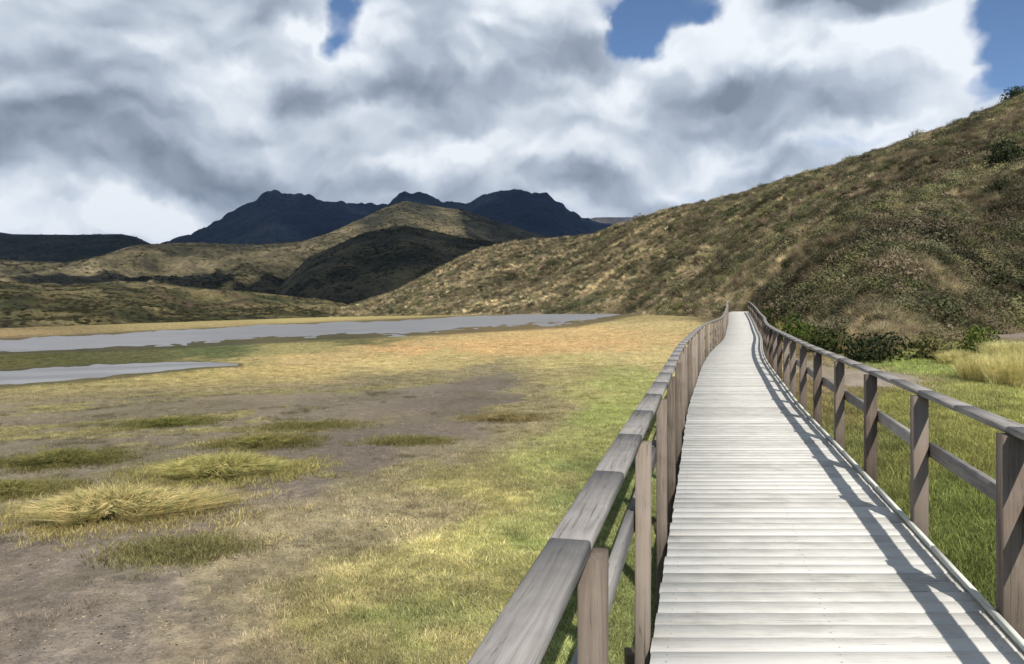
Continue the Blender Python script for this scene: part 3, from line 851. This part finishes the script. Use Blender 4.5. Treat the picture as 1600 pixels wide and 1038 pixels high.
def build_pebbles():
    N = 110000
    u = rng.uniform(-150, 1000, N); d = np.exp(rng.uniform(math.log(3.2), math.log(26), N)); x = (u - 800) / F * d; y = d
    z = ground_z(x, y); _, v = proj(x, y, z)
    k = (rng.uniform(0, 1, N) < .10 + .75 * sstep(720, 800, v) * sstep(330, 560, u)) & (fbm(x * 1.2, y * 1.2, 3, 501) + rng.normal(0, .15, N) > .02) & (~on_deck(x, y, .3))
    x, y, z, d = x[k], y[k], z[k], d[k]; n = len(x)
    cols = np.array([lin(h, .9) for h in ('a59880', 'b8ac94', '8c806e', '685e50', '564c40', '9a8e7a', 'c4b89e')])
    scatter('pebbles', np.stack([x, y, z - .001], 1), np.exp(rng.normal(math.log(.0055), .35, n)) * (1 + .05 * d), cols[rng.integers(0, len(cols), n)], pebbles, 4, 'pebbles and dry litter strewn over mud and thin turf')


build_pebbles()


# straw tussocks and bushes that cover the near slope
def build_scrub():
    N = 125000
    u = rng.uniform(480, 1800, N); q = rng.uniform(0, 1.02, N) ** 1.25
    db = np.interp(u, *zip(*near.foot)); dc = np.interp(u, *zip(*near.dist))
    y = db + q * (dc - db)
    keep = rng.uniform(0, 1, N) < np.clip(.25 + (u - 480) / 900, .2, 1)
    u, y, q = u[keep], y[keep], q[keep]
    x, y, z, q = near.h(u, y)
    pat = fbm(x * .035, y * .035, 4, 201); pat2 = fbm(x * .2, y * .2, 3, 205)
    lean_green = sstep(650, 1400, u) * .16 - .12
    isb = (pat * .55 + pat2 * .95 + rng.normal(0, .20, len(x)) + lean_green) > .11
    straw = np.array([lin(h, .95) for h in ('ad9f7a', 'b8a986', '968a6a', 'c9bb96', '85795e', 'a09072', 'ad9880')])
    green = np.array([lin(h, .95) for h in ('525538', '444732', '60624a', '5e5746', '666648', '675e4e', '5c5a48', '36392a')])
    ts = straw[rng.integers(0, len(straw), len(x))] * rng.uniform(.7, 1.3, (len(x), 1))
    tg = green[rng.integers(0, len(green), len(x))] * rng.uniform(.65, 1.35, (len(x), 1))
    pat3 = fbm(x * .06 + 3, y * .06, 4, 241, .6); md = (1 + 1.0 * pat2 + .6 * pat + 1.1 * pat3)[:, None]; ts = ts * np.clip(md, .45, 1.9) * 1.4 * np.array([.97, .97, 1.10]); tg = tg * np.clip(md, .35, 1.8) * 1.22 * np.array([1.06, 1.0, 1.06])
    sc = rng.uniform(.55, 1.4, len(x)) * (1.0 + .0022 * y) * (1 + .5 * (rng.uniform(0, 1, len(x)) > .93)) * (.62 + .38 * sstep(30, 75, y))
    hole = fbm(x * .11, y * .11, 4, 231) < -.20
    gone = hole & (rng.uniform(0, 1, len(x)) < .75)
    sc = sc * np.where(isb & (rng.uniform(0, 1, len(x)) > .95), 1.7, 1)
    a = isb & ~gone; isb = isb | gone
    scatter('hillside_shrubs', np.stack([x, y, z - .05], 1)[a], (sc * 1.25)[a], tg[a], bushes, 6, 'low dark green shrubs covering the near slope')
    scatter('hillside_grass', np.stack([x, y, z - .05], 1)[~isb], sc[~isb] * .95, ts[~isb], straws, 5, 'dry straw coloured bunch grass covering the near slope')


build_scrub()

def build_far_scrub():
    P_, S_, C_ = [], [], []
    for rg, u0, u1, n, sz in ((foot_hill, -250, 600, 20000, 1.5), (tan_ridge, -250, 780, 26000, 3.2), (dome, 380, 960, 12000, 2.4), (plateau, -250, 300, 4000, 5.0)):
        u = rng.uniform(u0, u1, n); q = rng.uniform(.0, 1.02, n)
        db = np.interp(u, *zip(*rg.foot)); dc = np.interp(u, *zip(*rg.dist))
        x, y, z, q = rg.h(u, db + q * (dc - db))
        pat = fbm(x * .006 * 3 / sz, y * .006 * 3 / sz, 4, 401) + .6 * fbm(x * .05, y * .05, 3, 405)
        k = (pat + rng.normal(0, .18, n)) > .02
        x, y, z, pat = x[k], y[k], z[k], pat[k]
        cols = np.array([lin(h, .95) for h in ('3e422e', '4a4832', '59553c', '6a6248', '34382a', '50463c')])
        C_.append(cols[rng.integers(0, len(cols), len(x))] * rng.uniform(.6, 1.35, (len(x), 1)))
        P_.append(np.stack([x, y, z - sz * .1], 1)); S_.append(sz * rng.uniform(.6, 2.4, len(x)))
    scatter('heath_scrub', np.concatenate(P_), np.concatenate(S_), np.concatenate(C_), bushes, 6, 'mottled heath scrub on the far brown hills', squash=.55)


build_far_scrub()

# ---- single plants one can tell apart
def place(u, v, extra=0):
    x, y = ground_at(u, v); return x, y, float(ground_z(x, y))


m_mound, t, b = new_mat('root_mound', .95, .05)
tc = t.node('ShaderNodeTexCoord').outputs['Object']
t.put(b.inputs['Base Color'], t.ramp(t.noise(tc, 18, 5, .7), [(.35, lin('34321c', .8)), (.65, lin('6a6440', .8))]))


def tussock(u, v, wpx, hpx, col, label, seed, group, lean=1.0, ell=.55, rot=0, mound=.5):
    x, y, z = place(u, v); w = wpx / F * y; h = hpx / F * y
    n = int(min(5000, 1300 + 2200 * w)); g = np.random.default_rng(seed)
    vv, ff = blades(n, 1, 1, lean, .005 / max(h, .1) * (1 + y * .04), 3, seed)
    r = np.hypot(vv[:, 0], vv[:, 1])
    vv = np.stack([vv[:, 0] * w / 2 * .82, vv[:, 1] * w / 2 * ell, vv[:, 2] * h * (.96 - .68 * mound)], 1)
    c, s = math.cos(rot), math.sin(rot)
    lobe = lambda a: 1 + .20 * np.sin(2 * a + seed * 1.7) + .16 * np.sin(3 * a + seed * 2.3) + .10 * np.sin(7 * a + seed)
    lb = lobe(np.arctan2(vv[:, 1], vv[:, 0] / ell)); vv[:, 0] *= lb; vv[:, 1] *= lb
    # a low mound of roots under the blades
    mu, mvn = 22, 8; MV = []
    for i in range(mvn):
        e = i / (mvn - 1)
        for j in range(mu):
            a = 2 * math.pi * j / mu; rr = (1 - e * .98) * float(lobe(a)) * .9
            MV.append((math.cos(a) * rr * w / 2 * .98, math.sin(a) * rr * w / 2 * ell * 1.1, h * mound * math.sqrt(max(0, 1 - (1 - e) ** 2)) - .03))
    MV = np.array(MV); mf = grid_faces(mvn, mu, True)
    # lift blades on to the mound
    e = np.clip(1 - np.hypot(vv[:, 0] / (w / 2 * .9), vv[:, 1] / (w / 2 * ell)), 0, 1); vv[:, 2] += h * mound * .68 * np.sqrt(np.clip(1 - (1 - e) ** 2, 0, 1)) - .01
    def turn(V): return np.stack([V[:, 0] * c - V[:, 1] * s, V[:, 0] * s + V[:, 1] * c, V[:, 2]], 1)
    o = mesh_obj('grass_tussock', turn(vv), ff, plant_mat('tussock_blades', False, lin(col, 1.0), trans=.15))
    mo = mesh_obj('root_mound', turn(MV), mf, m_mound); mo.parent = o
    o.location = (x, y, z); tag(o, label, 'tussock', group)
    return o


GT = 'grass hummocks on the mud flat'
tussock(180, 806, 215, 60, 'c4b684', 'largest straw coloured grass hummock on the mud at the left, tapering to the left', 1, GT, 1.1, .42, .25)
tussock(352, 742, 170, 42, 'b5ad74', 'second largest grass hummock on the mud, right behind the largest straw one', 2, GT, 1.1, .4, .2)
tussock(412, 694, 80, 16, '8a8452', 'small olive flat hummock just behind the second largest grass hummock', 3, GT, 1.1, .5)
tussock(100, 722, 95, 26, '837f50', 'dark olive hummock at the left behind the largest straw hummock', 4, GT, 1.1, .45)
tussock(15, 772, 90, 26, '908a58', 'olive hummock cut by the left edge of the photo', 5, GT, 1.1, .5)
tussock(265, 664, 70, 14, '7c7c48', 'narrow olive hummock farthest back on the mud near the yellow strip', 6, GT, 1.1, .5)
tussock(790, 656, 60, 12, '988a62', 'small brown hummock at the right end of the mud strip', 7, GT, 1.1, .5)
GS = 'pale straw clumps in the meadow'
tussock(1590, 604, 110, 66, 'e0d49a', 'tallest pale straw clump in the meadow at the right edge', 11, GS, .55, .8, 0, .12)
tussock(1535, 596, 75, 46, 'cfc48a', 'pale straw clump just left of the tallest one in the meadow', 12, GS, .55, .8, 0, .12)
tussock(1502, 572, 55, 28, 'd4c88e', 'smallest and leftmost pale straw clump in the meadow under the slope', 13, GS, .55, .8, 0, .12)
tussock(1575, 560, 80, 30, 'e2d8a2', 'cream coloured straw clump behind the tallest one in the meadow', 14, GS, .55, .8, 0, .12)

m_bush = [plant_mat('bush_leaves', False, lin(h, .95), trans=.15) for h in ('3a4222', '4c5a28', '5f6a34', '6e6a48', '2c3420')]
m_stem, t, b = new_mat('bush_stem', .9, .1); b.inputs['Base Color'].default_value = (*lin('5a4c3a', .8), 1)


def bush(u, v, w, h, mi, label, seed, group=None, d=None):
    if d is None: x, y, z = place(u, v)
    else:
        q = near.h(np.array([float(u)]), np.array([float(d)])); x, y, z = float(q[0][0]), float(d), float(q[2][0])
    sx = w / F * y / 2; sz = h / F * y
    vv, ff = leafball(int(1000), 1, 1, .075, seed, 9, 1)
    nst = 1; leafn = len(ff) - nst
    r = bpy.data.objects.new('bush', None); COL.objects.link(r); r.location = (x, y, z - .03)
    tag(r, label, 'bush', group)
    V = vv * np.array([sx * .95, sx * .95, sz * .8])
    o = mesh_obj('foliage', V, ff[:leafn], m_bush[mi]); o.parent = r
    B = Boxes(); g = random.Random(seed)
    for i in range(5):
        a = g.uniform(0, 6.28); B.board((0, 0, -.1), (math.cos(a) * sx * .5, math.sin(a) * sx * .5, sz * .6), .04, .04, tone=.5)
    B.build('stem', m_stem, r)
    return r


GB = 'bushes along the foot of the slope'
bush(1375, 566, 110, 62, 4, 'darkest bush at the foot of the slope where the green meadow begins', 1, GB)
bush(1298, 553, 80, 52, 0, 'dark green bush left of the darkest one, above the right railing', 2, GB)
bush(1240, 535, 70, 55, 1, 'olive yellow-green bush nearest the far end of the right railing', 3, GB)
bush(1452, 563, 90, 50, 3, 'grey-brown dry bush right of the darkest bush', 4, GB)
bush(1530, 556, 70, 62, 2, 'bright yellow-green bush behind the pale straw clumps', 5, GB)
bush(1200, 512, 46, 38, 0, 'small dark bush behind the right railing close to the boardwalk end', 6, GB)
bush(1575, 0, 75, 55, 4, 'large blackish bush high on the slope at the right edge', 7, None, d=118)
bush(1522, 0, 16, 18, 4, 'tiny bush standing up alone on the skyline of the slope', 8, None, d=214)
bush(1585, 0, 45, 24, 0, 'bush crowning the skyline in the upper right corner', 9, None, d=205)

# ------------------------------------------------------------------ air
mh = bpy.data.materials.new('air'); mh.use_nodes = True; mh.node_tree.nodes.clear()
t = NT(mh.node_tree); pv = t.node('ShaderNodeVolumePrincipled'); pv.inputs['Color'].default_value = (.42, .64, 1, 1)
pv.inputs['Density'].default_value = .00002; pv.inputs['Anisotropy'].default_value = .1
ot = t.node('ShaderNodeOutputMaterial'); t.l.new(pv.outputs[0], ot.inputs['Volume'])
X, Y0, Y1, Z0, Z1 = 15200, -15200, 15200, -25, 1010
hv = [(-X, Y0, Z0), (X, Y0, Z0), (X, Y1, Z0), (-X, Y1, Z0), (-X, Y0, Z1), (X, Y0, Z1), (X, Y1, Z1), (-X, Y1, Z1)]
hz = mesh_obj('haze', hv, [(3, 2, 1, 0), (4, 5, 6, 7), (0, 1, 5, 4), (1, 2, 6, 5), (2, 3, 7, 6), (3, 0, 4, 7)], mh)
tag(hz, kind='stuff')
